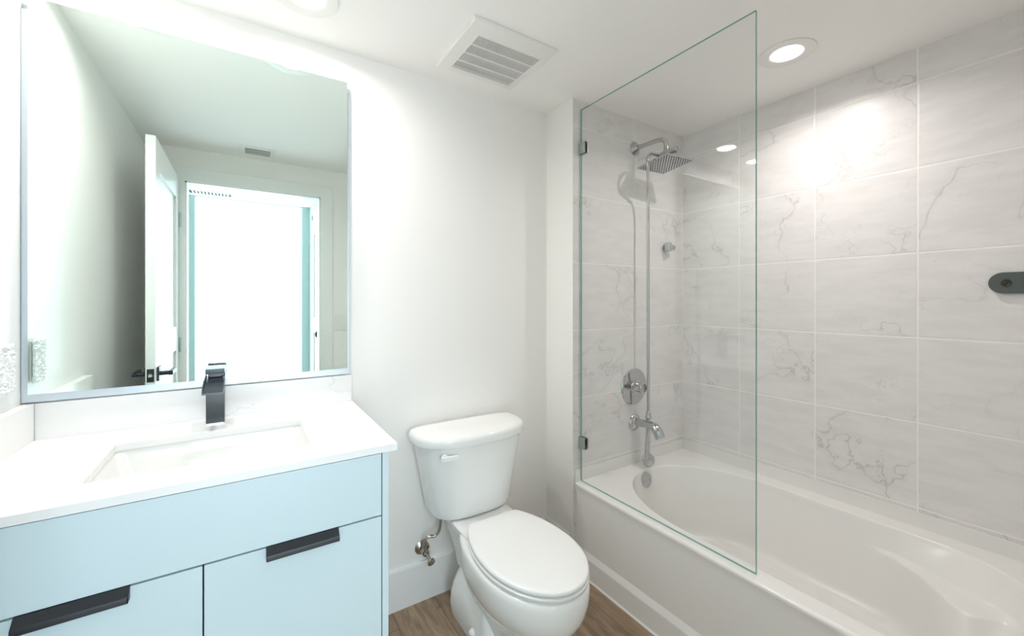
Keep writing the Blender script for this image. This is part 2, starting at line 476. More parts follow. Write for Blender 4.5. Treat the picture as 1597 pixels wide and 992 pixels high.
# countertop with the sink cut-out
SX0, SX1, SY0, SY1 = -0.293, 0.150, 1.226, 1.518
CX0, CX1, CY0, CY1 = XL + 0.001, 0.349, 1.117, YB - 0.001
def rrect(x0, x1, y0, y1, r, n=6):
    out = []
    for cx, cy, a0 in ((x1 - r, y1 - r, 0), (x0 + r, y1 - r, 90), (x0 + r, y0 + r, 180), (x1 - r, y0 + r, 270)):
        for k in range(n + 1):
            a = math.radians(a0 + 90 * k / n); out.append((cx + r*math.cos(a), cy + r*math.sin(a)))
    return out
ctop = thing('countertop', 'white quartz vanity countertop with low splashbacks and rectangular sink cut-out', 'countertop', (-0.08, 1.40, CZ0))
bm = bmesh.new()
inner = rrect(SX0, SX1, SY0, SY1, 0.012)
n = len(inner)
def outer_pt(k):
    q = k // 7
    return [(CX1, CY1), (CX0, CY1), (CX0, CY0), (CX1, CY0)][q]
bev = 0.0015
rings = []
for z, ins, ins2 in ((CZ0, 0, 0), (CZ1 - bev, 0, 0), (CZ1, bev, bev)):
    rings.append([Vector((outer_pt(k)[0] + (-ins if outer_pt(k)[0] > 0 else 0), outer_pt(k)[1] + (ins if outer_pt(k)[1] < 1.4 else 0), z)) for k in range(n)])
for z, g in ((CZ1, bev), (CZ1 - bev, 0), (CZ0, 0)):
    pts = rrect(SX0 - g, SX1 + g, SY0 - g, SY1 + g, 0.012 + g)
    rings.append([Vector((x, y_, z)) for x, y_ in pts])
R = [[bm.verts.new(p) for p in r] for r in rings]
R.append(R[0])
for a, b in zip(R, R[1:]):
    for k in range(n):
        j = (k + 1) % n
        try: bm.faces.new((a[k], a[j], b[j], b[k]))
        except ValueError: pass
bmesh.ops.remove_doubles(bm, verts=bm.verts[:], dist=1e-6)
obj('slab', bm, M['quartz'], ctop)
obj('backsplash', B(((-0.4895, YB - 0.014, CZ1), (CX1 - 0.004, YB - 0.0005, 0.988)), bevel=0.001), M['quartz'], ctop)
obj('side_splash', B(((XL + 0.0005, CY0 + 0.004, CZ1), (-0.4905, YB - 0.0005, 0.990)), bevel=0.001), M['quartz'], ctop)
obj('joint_line', B(((-0.4908, YB - 0.016, CZ1 + 0.0005), (-0.4893, YB - 0.013, 0.987))), M['steel'], ctop)

# undermount basin
sink = thing('sink_basin', 'white rectangular undermount sink basin set into the vanity countertop', 'sink', ((SX0+SX1)/2, (SY0+SY1)/2, CZ0 - 0.14))
bm = bmesh.new()
def basin_ring(ins, z, r): return [Vector((x, y_, z)) for x, y_ in rrect(SX0 - 0.006 + ins, SX1 + 0.006 - ins, SY0 - 0.006 + ins, SY1 + 0.006 - ins, r, 8)]
rg = [basin_ring(-0.02, CZ0 - 0.016, 0.03), basin_ring(-0.02, CZ0 - 0.001, 0.03), basin_ring(0.0, CZ0 - 0.001, 0.02), basin_ring(0.004, CZ0 - 0.006, 0.02)]
for t, ins, r in ((0.25, 0.010, .024), (0.5, 0.017, .028), (0.75, 0.028, .034), (0.88, 0.04, .04), (0.96, 0.06, .045), (1.0, 0.10, .04)):
    rg.append(basin_ring(ins, CZ0 - 0.006 - 0.115 * t, r))
rg.append([Vector(((SX0+SX1)/2 + (p.x - (SX0+SX1)/2) * 0.12, (SY0+SY1)/2 + (p.y - (SY0+SY1)/2) * 0.25, CZ0 - 0.127)) for p in rg[-1]])
loft(bm, rg, cap0=False, cap1=True)
o = obj('bowl', bm, M['porcelain'], sink)
so = o.modifiers.new('thickness', 'SOLIDIFY'); so.thickness = 0.008; so.offset = -1
obj('drain', lathe(bmesh.new(), ((SX0+SX1)/2, (SY0+SY1)/2, CZ0 - 0.1275), (0, 0, 1), [(0, 0.024), (0.002, 0.024), (0.003, 0.021), (0.0035, 0.018), (0.007, 0.016), (0.008, 0)]), M['black_gloss'], sink)

# faucet
fx, fy = -0.079, 1.600
fau = thing('waterfall_faucet', 'black single-lever waterfall faucet standing behind the sink', 'faucet', (fx, fy, CZ1))
obj('gasket', B(((fx - 0.022, fy - 0.006, CZ1 + 0.0003), (fx + 0.022, fy + 0.036, CZ1 + 0.004))), M['chrome'], fau)
obj('body', B(((fx - 0.024, fy - 0.008, CZ1 + 0.004), (fx + 0.024, fy + 0.040, 1.030)), bevel=0.0015), M['black_gloss'], fau)
bm = bmesh.new()
def spz(t): return 1.034 - 0.028 * t ** 1.6
ns = 10
secs = []
for i in range(ns + 1):
    t = i / ns; y = fy + 0.038 - t * 0.165; z = spz(t); hw = 0.0262
    secs.append([Vector((fx + dx, y, z + dz)) for dx, dz in ((-hw, -0.004), (-hw, 0.010), (-hw + 0.0025, 0.010), (-hw + 0.0025, 0.0), (hw - 0.0025, 0.0), (hw - 0.0025, 0.010), (hw, 0.010), (hw, -0.004))])
loft(bm, secs)
assign(bm, lambda f: f.normal.z > 0.8 and all(abs(v.co.x - fx) < 0.0245 for v in f.verts), 1)
obj('spout', bm, [M['black_gloss'], M['tray']], fau)
obj('stem', B(((fx - 0.019, fy + 0.000, 1.032), (fx + 0.019, fy + 0.036, 1.052)), bevel=0.003), M['black_gloss'], fau)
bm = bmesh.new()
box(bm, (fx - 0.025, fy - 0.020, 1.050), (fx + 0.025, fy + 0.034, 1.066), 0.002)
bmesh.ops.rotate(bm, verts=bm.verts[:], cent=(fx, fy + 0.03, 1.052), matrix=Matrix.Rotation(math.radians(6), 3, 'X'))
obj('lever', bm, M['black_gloss'], fau)

# mirror
mir = thing('wall_mirror', 'large rectangular mirror with slim pale frame hung above the vanity', 'mirror', (-0.085, YB, 1.0))
obj('frame', B(((-0.5145, 1.673, 0.9925), (0.3375, YB - 0.0005, 2.074)), bevel=0.002), M['alu'], mir)  # pale backing stands in for the mirror's shadow and reflection on the wall
bm = B(((-0.4985, 1.662, 1.0165), (0.3268, 1.673, 2.1055)))
assign(bm, lambda f: f.normal.y < -0.99, 1)
obj('mirror_glass', bm, [M['glass_edge'], M['mirror']], mir, angle=0)

# outlet on left wall under crumpled film
out = thing('outlet_cover', 'white wall outlet under crumpled clear film beside the mirror', 'outlet', (XL, 1.565, 1.100))
obj('plate', B(((XL, 1.528, 1.042), (XL + 0.006, 1.600, 1.158)), bevel=0.002), M['plastic'], out)
bm = bmesh.new()
rnd = random.Random(4)
NY, NZ = 16, 26
g = [[bm.verts.new((XL + 0.008 + rnd.random() * 0.007 * (1 if 0 < i < NY and 0 < j < NZ else 0.2), 1.523 + 0.082 * i / NY + rnd.uniform(-.0015, .0015), 1.038 + 0.124 * j / NZ + rnd.uniform(-.0015, .0015))) for j in range(NZ + 1)] for i in range(NY + 1)]
for i in range(NY):
    for j in range(NZ): bm.faces.new((g[i][j], g[i + 1][j], g[i + 1][j + 1], g[i][j + 1]))
o = obj('film', bm, M['film'], out, angle=20)
so = o.modifiers.new('thickness', 'SOLIDIFY'); so.thickness = 0.001

# light switch on the front wall, seen in the mirror
sw = thing('light_switch', 'white rocker light switch beside the door casing, seen in mirror', 'switch', (0.605, YF, 1.112))
obj('plate', B(((0.568, YF, 1.054), (0.640, YF + 0.006, 1.170)), bevel=0.002), M['plastic'], sw)
obj('rocker', B(((0.588, YF + 0.005, 1.080), (0.620, YF + 0.010, 1.145)), bevel=0.0015), M['plastic'], sw)

# ------------------------------------------------------------------ toilet
TX = 0.816
toi = thing('toilet', 'white two-piece toilet with closed lid between vanity and bathtub', 'toilet', (TX, 1.3, 0))
def egg(z, yc, hw, bf, br, pf=2.0, pr=2.0, n=72, cx=TX):
    out = []
    for k in range(n):
        a = 2 * PI * k / n; c, s = math.cos(a), math.sin(a)
        p = pf if s < 0 else pr; b = bf if s < 0 else br
        out.append(Vector((cx + hw * math.copysign(abs(c) ** (2 / p), c), yc + b * math.copysign(abs(s) ** (2 / p), s), z)))
    return out
bm = bmesh.new()
spec = [  # z, yc, hw, bf, br, pf, pr
    (0.000, 1.34, 0.098, 0.270, 0.240, 2.4, 2.6), (0.008, 1.34, 0.100, 0.272, 0.242, 2.4, 2.6), (0.050, 1.34, 0.095, 0.262, 0.235, 2.3, 2.6),
    (0.110, 1.33, 0.092, 0.245, 0.240, 2.2, 2.6), (0.160, 1.30, 0.099, 0.240, 0.262, 2.1, 2.6), (0.195, 1.27, 0.117, 0.250, 0.275, 2.0, 2.4),
    (0.230, 1.24, 0.142, 0.262, 0.292, 2.0, 2.3), (0.265, 1.21, 0.160, 0.266, 0.310, 2.0, 2.2), (0.300, 1.19, 0.171, 0.264, 0.330, 2.0, 2.2),
    (0.335, 1.18, 0.177, 0.261, 0.345, 2.0, 2.1), (0.365, 1.178, 0.179, 0.259, 0.355, 2.0, 2.1), (0.380, 1.178, 0.178, 0.257, 0.357, 2.0, 2.1),
    (0.387, 1.178, 0.173, 0.252, 0.352, 2.0, 2.1), (0.389, 1.178, 0.160, 0.238, 0.340, 2.0, 2.1)]
R = loft(bm, [egg(z, yc, hw, bf, br, pf, pr) for z, yc, hw, bf, br, pf, pr in spec])
obj('bowl', bm, M['porcelain'], toi, angle=60)
# rear deck the tank stands on, flaring down into the bowl
bm = bmesh.new()
dk = []
for z, hw, y0, y1 in ((0.19, 0.080, 1.36, 1.57), (0.25, 0.090, 1.34, 1.58), (0.31, 0.105, 1.32, 1.590), (0.35, 0.119, 1.30, 1.597), (0.375, 0.127, 1.29, 1.600), (0.392, 0.130, 1.285, 1.601), (0.398, 0.126, 1.29, 1.598)):
    dk.append([Vector((x, y_, z)) for x, y_ in rrect(TX - hw, TX + hw, y0, y1, 0.022, 6)])
loft(bm, dk)
obj('tank_deck', bm, M['porcelain'], toi, angle=60)
# trapway body and bolt caps
bm = bmesh.new()
fr = []
for z, hw, y0, y1 in ((0.0, 0.110, 1.230, 1.580), (0.012, 0.114, 1.225, 1.584), (0.05, 0.118, 1.225, 1.586), (0.09, 0.116, 1.230, 1.582), (0.13, 0.107, 1.245, 1.576), (0.16, 0.096, 1.26, 1.570), (0.19, 0.080, 1.28, 1.564), (0.22, 0.060, 1.30, 1.555)):
    fr.append([Vector((x, y_, z)) for x, y_ in rrect(TX - hw, TX + hw, y0, y1, min(0.055, hw - 0.004), 8)])
loft(bm, fr)
obj('trapway', bm, M['porcelain'], toi, angle=60)
for sgn in (-1, 1):
    obj('bolt_cap', lathe(bmesh.new(), (TX + sgn*0.113, 1.345, 0.060), (sgn*0.95, 0, 0.3), [(0, 0.014), (0.010, 0.014), (0.016, 0.011), (0.020, 0.006), (0.021, 0)]), M['seat'], toi)
# seat and lid
def lid_outline(grow=0.0, n=72, backy=1.405):
    out = []
    for k in range(n):
        a = 2 * PI * k / n; c, s = math.cos(a), math.sin(a)
        if s < 0: x, y = (0.171 + grow) * c, 1.165 + (0.245 + grow) * s
        else:
            x = (0.171 + grow) * math.copysign(abs(c) ** 1.0, c); y = 1.165 + 0.305 * s
        y0 = backy + grow * 0.5
        if y > y0: y = y0
        out.append((TX + x, y))
    return out
def slab_rings(zs, bk=1.405):
    return [[Vector((x, y_, z)) for x, y_ in lid_outline(g, backy=bk)] for z, g in zs]
bm = bmesh.new(); loft(bm, slab_rings([(0.3895, -0.012), (0.391, -0.004), (0.395, 0.0), (0.403, 0.001), (0.406, -0.003), (0.4065, -0.012)]))
obj('seat', bm, M['seat'], toi, angle=50)
bm = bmesh.new(); loft(bm, slab_rings([(0.4085, -0.010), (0.410, -0.003), (0.414, 0.0), (0.420, 0.0), (0.424, -0.002), (0.4265, -0.006), (0.4285, -0.02), (0.430, -0.06), (0.431, -0.12)]))
obj('lid', bm, M['seat'], toi, angle=50)
for sgn in (-1, 1):
    obj('hinge', B(((TX + sgn*0.07 - 0.02, 1.392, 0.397), (TX + sgn*0.07 + 0.02, 1.425, 0.418)), bevel=0.006), M['seat'], toi)
# tank
TKX = 0.808
def tank_ring(z, hw, yfront, yback=1.668, pr=5.0, pf=2.7):
    yc = yback - 0.07
    return egg(z, yc, hw, yc - yfront, yback - yc, pf, pr, 96, TKX)
bm = bmesh.new()
loft(bm, [tank_ring(0.400, 0.150, 1.500, 1.640), tank_ring(0.402, 0.166, 1.488, 1.655), tank_ring(0.408, 0.175, 1.480, 1.662), tank_ring(0.425, 0.182, 1.474, 1.668), tank_ring(0.50, 0.195, 1.466), tank_ring(0.58, 0.210, 1.459), tank_ring(0.66, 0.226, 1.453), tank_ring(0.705, 0.235, 1.450)])
obj('tank', bm, M['porcelain'], toi, angle=60)
bm = bmesh.new()
loft(bm, [tank_ring(0.700, 0.238, 1.447), tank_ring(0.7025, 0.246, 1.440, 1.674), tank_ring(0.708, 0.250, 1.436, 1.676), tank_ring(0.728, 0.251, 1.435, 1.677), tank_ring(0.738, 0.248, 1.438, 1.675), tank_ring(0.746, 0.241, 1.446, 1.671), tank_ring(0.7505, 0.228, 1.460, 1.664), tank_ring(0.753, 0.20, 1.49, 1.65), tank_ring(0.755, 0.13, 1.54, 1.63)])
obj('tank_lid', bm, M['porcelain'], toi, angle=60)
bm = bmesh.new()
lathe(bm, (0.640, 1.472, 0.672), (0, -1, 0), [(0, 0.013), (0.012, 0.013), (0.014, 0.010), (0.014, 0)])
box(bm, (0.622, 1.444, 0.6615), (0.692, 1.454, 0.682), 0.004)
bmesh.ops.rotate(bm, verts=bm.verts[:], cent=(0.640, 1.46, 0.672), matrix=Matrix.Rotation(math.radians(-9), 3, 'Z'))
obj('flush_lever', bm, M['seat'], toi)

# supply valve
val = thing('supply_valve', 'aged metal water supply valve and line on wall below toilet tank', 'valve', (0.628, YB, 0.225))
vx, vz = 0.632, 0.222
obj('escutcheon', lathe(bmesh.new(), (vx, YB, vz), (0, -1, 0), [(0, 0.030), (0.003, 0.030), (0.008, 0.022), (0.012, 0.013), (0.012, 0)]), M['nickel'], val)
bm = bmesh.new()
cyl(bm, (vx, YB - 0.01, vz), (vx, YB - 0.065, vz), 0.011, 20, 0.002)
cyl(bm, (vx, YB - 0.028, vz), (vx, YB - 0.052, vz), 0.0165, 6)
cyl(bm, (vx, YB - 0.05, vz - 0.005), (vx, YB - 0.05, vz + 0.035), 0.010, 20, 0.002)
cyl(bm, (vx, YB - 0.05, vz + 0.022), (vx, YB - 0.05, vz + 0.036), 0.0145, 6)
obj('valve_body', bm, M['nickel'], val)
bm = bmesh.new()
cyl(bm, (vx, YB - 0.062, vz), (vx + 0.004, YB - 0.095, vz - 0.012), 0.006, 16)
hb = lathe(bm, (vx + 0.004, YB - 0.092, vz - 0.012), (0.10, -0.9, -0.3), [(0, 0.011), (0.003, 0.016), (0.010, 0.016), (0.013, 0.011), (0.013, 0.004), (0.011, 0.003), (0.011, 0)], 24)
obj('valve_handle', bm, M['nickel'], val)
bm = bmesh.new()
pth = smooth_path([(vx, YB - 0.05, vz + 0.03), (vx - 0.004, YB - 0.052, vz + 0.055), (vx + 0.012, YB - 0.056, vz + 0.068), (vx + 0.035, YB - 0.062, vz + 0.066), (vx + 0.052, YB - 0.066, vz + 0.085), (vx + 0.058, YB - 0.068, vz + 0.13), (vx + 0.058, YB - 0.068, 0.399)], 8)
tube(bm, pth, 0.0062, 14)
cyl(bm, (vx + 0.058, YB - 0.068, 0.368), (vx + 0.058, YB - 0.068, 0.399), 0.012, 8)
obj('supply_line', bm, M['nickel'], val)

# ------------------------------------------------------------------ bathtub
UX0, UX1, UY0, UY1, UZ = 1.315, XR - 0.0005, YF + 0.0005, YW - 0.0005, 0.412
tub = thing('bathtub', 'white built-in alcove bathtub with moulded armrests under tiled walls', 'bathtub', (1.735, 0.75, 0))
NA = 160
def ring_pts(hw, yc0, b0, yc1, b1, cx, z, pw=2.0):
    """far end ellipse centred yc1 (half length b1), near end centred yc0 (b0), straight between"""
    out = []
    for k in range(NA):
        a = 2 * PI * k / NA; c, s = math.cos(a), math.sin(a)
        x = cx + hw * math.copysign(abs(c) ** (2 / pw), c)
        y = (yc1 + b1 * abs(s) ** (2 / pw)) if s >= 0 else (yc0 - b0 * abs(s) ** (2 / pw))
        out.append(Vector((x, y, z)))
    return out
def resample(r):
    """even spacing so the long straight runs carry vertices too"""
    P = r + [r[0]]; L = [0]
    for a, b in zip(P, P[1:]): L.append(L[-1] + (b - a).length)
    out = []; i = 0
    for k in range(NA):
        t = L[-1] * k / NA
        while L[i + 1] < t: i += 1
        f = (t - L[i]) / max(L[i + 1] - L[i], 1e-9)
        out.append(P[i].lerp(P[i + 1], f))
    return out
def lerp(a, b, t): return a + (b - a) * t
ins = []
CXT = 1.727
def wall_ring(t, z):
    # t = 0 at the rim opening, 1 at the floor outline
    return resample(ring_pts(lerp(0.340, 0.225, t), lerp(0.42, 0.56, t), lerp(0.315, 0.14, t), lerp(0.955, 1.02, t), lerp(0.448, 0.27, t), CXT, z))
def sm(x): x = min(max(x, 0), 1); return x * x * (3 - 2 * x)
prof = [(-0.045, 0.0), (-0.02, 0.0005), (0.0, 0.003), (0.012, 0.008), (0.03, 0.018), (0.055, 0.035)]
for i in range(1, 72): prof.append((0.055 + 0.50 * (i / 71) ** 1.05, 0.035 + 0.225 * (i / 71)))
prof += [(0.62, 0.285), (0.70, 0.302), (0.80, 0.314), (0.92, 0.321), (1.0, 0.323)]
rings = []
for t, dz in prof:
    z = UZ - dz
    r = wall_ring(t, z)
    for p in r:
        # moulded elbow rests on both long sides near the bather's back
        g = math.exp(-((p.y - 0.315) / 0.065) ** 2) if p.y < 0.315 else math.exp(-((p.y - 0.315) / 0.140) ** 2)
        side = min(1.0, abs(p.x - CXT) / 0.16)
        low = (0.38 * min(max((dz - 0.012) / 0.080, 0), 1) + 0.62 * sm((dz - 0.086) / 0.018)) * (1 - 0.35 * sm((dz - 0.12) / 0.2))
        p.x -= math.copysign(0.14 * g * low * sm(side), p.x - CXT)
    rings.append(r)
# outer deck outline mapped to the ring order, then down over the apron
def deck_ring(x0, x1, y0, y1, z):
    base = wall_ring(-0.045, z); out = []
    c = Vector((CXT, 0.72, z))
    for p in base:
        # walk outward from the nearest axis point to the rectangle
        ay = min(max(p.y, 0.42), 0.955); d = Vector((p.x - CXT, p.y - ay, 0))
        tx = ((x1 - CXT) / d.x if d.x > 0 else (x0 - CXT) / d.x) if abs(d.x) > 1e-6 else 1e9
        ty = ((y1 - ay) / d.y if d.y > 0 else (y0 - ay) / d.y) if abs(d.y) > 1e-6 else 1e9
        t = min(tx, ty)
        out.append(Vector((CXT + d.x * t, ay + d.y * t, z)))
    for cx_, cy_ in ((x0, y0), (x0, y1), (x1, y0), (x1, y1)):
        k = min(range(NA), key=lambda i: (out[i] - Vector((cx_, cy_, z))).length)
        out[k] = Vector((cx_, cy_, z))
    return out
outer = []
for inset, z in ((0.0, 0.02), (0.0, 0.36), (0.0, UZ - 0.016), (0.0015, UZ - 0.008), (0.006, UZ - 0.002), (0.013, UZ + 0.0)):
    outer.append(deck_ring(UX0 + inset + (0.012 if z < 0.365 else 0.0), UX1, UY0, UY1, z))
bm = bmesh.new()
loft(bm, outer + rings, cap0=False, cap1=True)
obj('basin', bm, M['acrylic'], tub, angle=40)
# tiling flange up the walls
bm = B(((UX0 + 0.002, UY1 - 0.006, UZ - 0.004), (UX1, UY1, 0.468)), ((UX1 - 0.006, UY0, UZ - 0.004), (UX1, UY1, 0.468)), ((UX0 + 0.002, UY0, UZ - 0.004), (UX1, UY0 + 0.006, 0.468)), bevel=0.002)
obj('tile_flange', bm, M['acrylic'], tub)
# apron skirt: lower panel stands slightly proud under a sloping ledge
bm = bmesh.new()
extrude_profile(bm, [(UX0 + 0.03, 0.0), (UX0 - 0.003, 0.0), (UX0 - 0.003, 0.088), (UX0 + 0.0, 0.094), (UX0 + 0.0155, 0.121), (UX0 + 0.0165, 0.126), (UX0 + 0.03, 0.13)], 1, UY0, UY1 + 0.0)
obj('apron_ledge', bm, M['acrylic'], tub)
bm = bmesh.new()
extrude_profile(bm, [(UX0 - 0.003, 0.0), (UX0 - 0.009, 0.0), (UX0 - 0.003, 0.007)], 1, UY0, UY1)
obj('floor_bead', bm, M['trim'], tub)
# overflow plate on the end wall of the basin
op = Vector((1.708, 1.389, 0.366)); on = Vector((-0.05, -1, 0.22)).normalized()
bm = lathe(bmesh.new(), op + on * -0.012, on, [(0, 0.037), (0.014, 0.037), (0.017, 0.034), (0.0185, 0.026), (0.019, 0)], 36)
ov = obj('overflow_plate', bm, M['chrome'], tub)
u, v = frame_of(on)
for s in (-1, 1):
    obj('screw', lathe(bmesh.new(), op + on * 0.006 + u * s * 0.018, on, [(0, 0.0045), (0.002, 0.0045), (0.003, 0.002), (0.003, 0)], 14), M['steel'], ov)

# ------------------------------------------------------------------ glass screen
scr = thing('glass_shower_screen', 'frameless clear glass screen standing on the bathtub rim', 'shower screen', (1.352, 1.08, UZ))
bm = B(((1.348, 0.674, UZ + 0.001), (1.356, 1.480, 2.188)))
assign(bm, lambda f: abs(f.normal.x) < 0.5, 1)
obj('glass_pane', bm, [M['glass'], M['glass_edge']], scr, angle=0)
for z in (2.000, 0.598):
    c = obj('clip', B(((1.339, 1.442, z - 0.026), (1.3475, 1.4865, z + 0.026)), ((1.3565, 1.442, z - 0.026), (1.365, 1.4865, z + 0.026)), bevel=0.0015), M['steel'], scr)
    obj('gasket', B(((1.341, 1.4405, z - 0.025), (1.3475, 1.444, z + 0.025))), M['dark_rubber'], c)

# ------------------------------------------------------------------ shower fittings
SXC = 1.734
# arm and square rain head
sh = thing('rain_shower', 'square chrome rain shower head on a bent arm, high on tiled wall', 'shower head', (SXC, YW, 2.08))
obj('flange', lathe(bmesh.new(), (1.738, YW, 2.080), (0, -1, 0), [(0, 0.037), (0.004, 0.037), (0.010, 0.031), (0.020, 0.020), (0.026, 0.015), (0.026, 0)], 36), M['chrome'], sh)
bm = bmesh.new()
pth = smooth_path([(1.738, YW, 2.080), (1.738, 1.42, 2.080), (1.737, 1.345, 2.078), (1.736, 1.308, 2.070), (1.735, 1.292, 2.050), (1.735, 1.288, 2.020), (1.735, 1.288, 2.005)], 8)
tube(bm, pth, 0.0118, 18)
obj('arm', bm, M['chrome'], sh)
hc = Vector((1.770, 1.322, 1.960))
bm = bmesh.new()
lathe(bm, (1.735, 1.288, 2.025), (0, 0, -1), [(0, 0.013), (0.012, 0.013), (0.014, 0.016), (0.028, 0.016), (0.030, 0.012), (0.040, 0.012), (0.052, 0.016), (0.06, 0.016), (0.06, 0)], 28)
obj('ball_joint', bm, M['chrome'], sh)
bm = bmesh.new()
cyl(bm, (1.735, 1.320, 1.997), (1.735, 1.238, 1.999), 0.0135, 24, 0.003)
cyl(bm, (1.735, 1.245, 1.999), (1.735, 1.226, 2.000), 0.0155, 24, 0.003)
obj('diverter', bm, M['chrome'], sh)
bm = bmesh.new()
hs = 0.097
box(bm, (-hs, -hs, -0.003), (hs, hs, 0.004), 0.002)
box(bm, (-0.035, -0.035, 0.003), (0.035, 0.035, 0.012), 0.006)
rot = Matrix.Translation(hc) @ Matrix.Rotation(math.radians(-5.5), 4, 'X') @ Matrix.Rotation(math.radians(-4), 4, 'Z')
bm.transform(rot)
hp = obj('head_plate', bm, M['chrome'], sh)
bm = bmesh.new()
for i in range(11):
    for j in range(11):
        x = (i - 5) * 0.0165; y = (j - 5) * 0.0165
        lathe(bm, (x, y, -0.0028), (0, 0, -1), [(0, 0.0038), (0.003, 0.0032), (0.004, 0.002), (0.004, 0)], 8)
bm.transform(rot)
nz = obj('nozzles', bm, mat('grey silicone nozzle', (0.16, 0.16, 0.16), 0.5), hp)
nz['kind'] = 'stuff'

# hand shower on its hose
hd = thing('hand_shower', 'chrome hand shower hanging by its metal hose behind the tub spout', 'hand shower', (1.765, 1.42, 0.42))
bm = bmesh.new()
pth = smooth_path([(1.733, 1.332, 1.999), (1.715, 1.337, 2.001), (1.684, 1.337, 1.998), (1.656, 1.333, 1.980), (1.648, 1.331, 1.950), (1.656, 1.336, 1.918), (1.692, 1.364, 1.880), (1.728, 1.392, 1.835), (1.739, 1.401, 1.76), (1.740, 1.402, 1.60), (1.740, 1.402, 1.20), (1.742, 1.403, 0.95), (1.756, 1.414, 0.78), (1.765, 1.421, 0.69)], 10)
tube(bm, pth, 0.0078, 14)
obj('hose', bm, M['chrome'], hd)
bm = lathe(bmesh.new(), (1.765, 1.421, 0.697), (0, 0, -1), [(0, 0.008), (0.004, 0.012), (0.020, 0.0125), (0.026, 0.0165), (0.036, 0.0165), (0.038, 0.012), (0.038, 0)], 24)
obj('hose_nut', bm, M['chrome'], hd)
bm = bmesh.new()
pth = smooth_path([(1.765, 1.421, 0.665), (1.766, 1.423, 0.60), (1.768, 1.428, 0.52), (1.768, 1.430, 0.470), (1.766, 1.426, 0.445)], 8)
tube(bm, pth, [0.0105 + 0.004 * sm(i / (len(pth) - 1)) for i in range(len(pth))], 20)
obj('handle', bm, M['chrome'], hd)
fn = Vector((-0.55, -0.78, 0.28)).normalized()
hcn = Vector((1.764, 1.420, 0.4455))
bm = lathe(bmesh.new(), hcn - fn * 0.018, fn, [(0, 0.012), (0.003, 0.022), (0.010, 0.030), (0.018, 0.0325), (0.022, 0.0325), (0.024, 0.029), (0.022, 0.026), (0.022, 0)], 36)
obj('spray_face', bm, M['chrome'], hd)

# valve trim
vt = thing('shower_valve', 'round chrome shower valve plate with lever handle above tub spout', 'valve', (SXC, YW, 0.818))
obj('plate', lathe(bmesh.new(), (1.730, YW, 0.820), (0, -1, 0), [(0, 0.096), (0.003, 0.096), (0.007, 0.092), (0.009, 0.078), (0.011, 0.040), (0.011, 0)], 56), M['chrome'], vt)
bm = lathe(bmesh.new(), (1.730, YW - 0.010, 0.820), (0, -1, 0), [(0, 0.034), (0.006, 0.032), (0.010, 0.026), (0.052, 0.0245), (0.056, 0.022), (0.056, 0)], 36)
obj('hub', bm, M['chrome'], vt)
bm = bmesh.new()
box(bm, (1.672, YW - 0.058, 0.8125), (1.735, YW - 0.040, 0.8325), 0.005)
obj('lever', bm, M['chrome'], vt)

# tub spout
ts = thing('tub_spout', 'curved chrome tub spout on tiled wall above the tub end', 'spout', (SXC, YW, 0.635))
obj('flange', lathe(bmesh.new(), (1.734, YW, 0.628), (0, -1, 0), [(0, 0.043), (0.004, 0.043), (0.012, 0.037), (0.022, 0.024), (0.026, 0)], 36), M['chrome'], ts)
bm = bmesh.new()
pth = smooth_path([(1.734, YW, 0.630), (1.734, 1.43, 0.637), (1.734, 1.390, 0.640), (1.734, 1.362, 0.636), (1.734, 1.340, 0.620), (1.734, 1.325, 0.595)], 8)
nn = len(pth)
tube(bm, pth, [0.0205 + 0.0040 * sm((i / (nn - 1) - 0.35) / 0.4) for i in range(nn)], 24)
obj('spout_body', bm, M['chrome'], ts)
bm = lathe(bmesh.new(), (1.734, 1.327, 0.599), (0, -0.5, -0.85), [(0, 0.0245), (0.010, 0.0245), (0.012, 0.022), (0.012, 0)], 28)
obj('outlet_ring', bm, M['steel'], ts)

# wall bracket for hand shower
br = thing('hand_shower_bracket', 'small chrome hand shower holder on tiled wall near the corner', 'bracket', (1.990, YW, 1.570))
obj('mount', lathe(bmesh.new(), (1.992, YW, 1.572), (0, -1, 0), [(0, 0.026), (0.006, 0.026), (0.010, 0.018), (0.030, 0.016), (0.030, 0)], 28), M['chrome'], br)
bm = bmesh.new()
box(bm, (1.955, YW - 0.052, 1.548), (1.985, YW - 0.020, 1.598), 0.008)
cyl(bm, (1.965, YW - 0.036, 1.572), (2.015, YW - 0.036, 1.570), 0.016, 24, 0.003)
obj('cradle', bm, M['steel'], br)

# grab rail end plate on long wall
gp = thing('wall_bar', 'dark grey round-ended flat bar screwed to tiled wall, cut by right edge', 'bar', (XR, 0.26, 1.333))
bm = bmesh.new()
bp_ = []
rr, yc_ = 0.036, 0.266
for k in range(25):
    a = -PI / 2 + PI * k / 24; bp_.append((yc_ + rr * math.cos(a), 1.333 + rr * math.sin(a)))
bp_ += [(0.10, 1.369), (0.10, 1.297)]
extrude_profile(bm, bp_, 0, XR - 0.014, XR)
bev_e = [e for e in bm.edges if all(abs(v.co.x - (XR - 0.014)) < 1e-6 for v in e.verts)]
bmesh.ops.bevel(bm, geom=bev_e, offset=0.003, segments=2, affect='EDGES')
obj('plate', bm, M['bar'], gp)
bm = lathe(bmesh.new(), (XR - 0.014, 0.262, 1.333), (-1, 0, 0), [(0, 0.0125), (0.0015, 0.0125), (0.0018, 0.010), (0.0005, 0.008), (0.0005, 0.005), (0.0025, 0.004), (0.003, 0)], 24)
obj('screw', bm, mat('dark bronze', (0.06, 0.055, 0.045), 0.3, 0.8), gp)

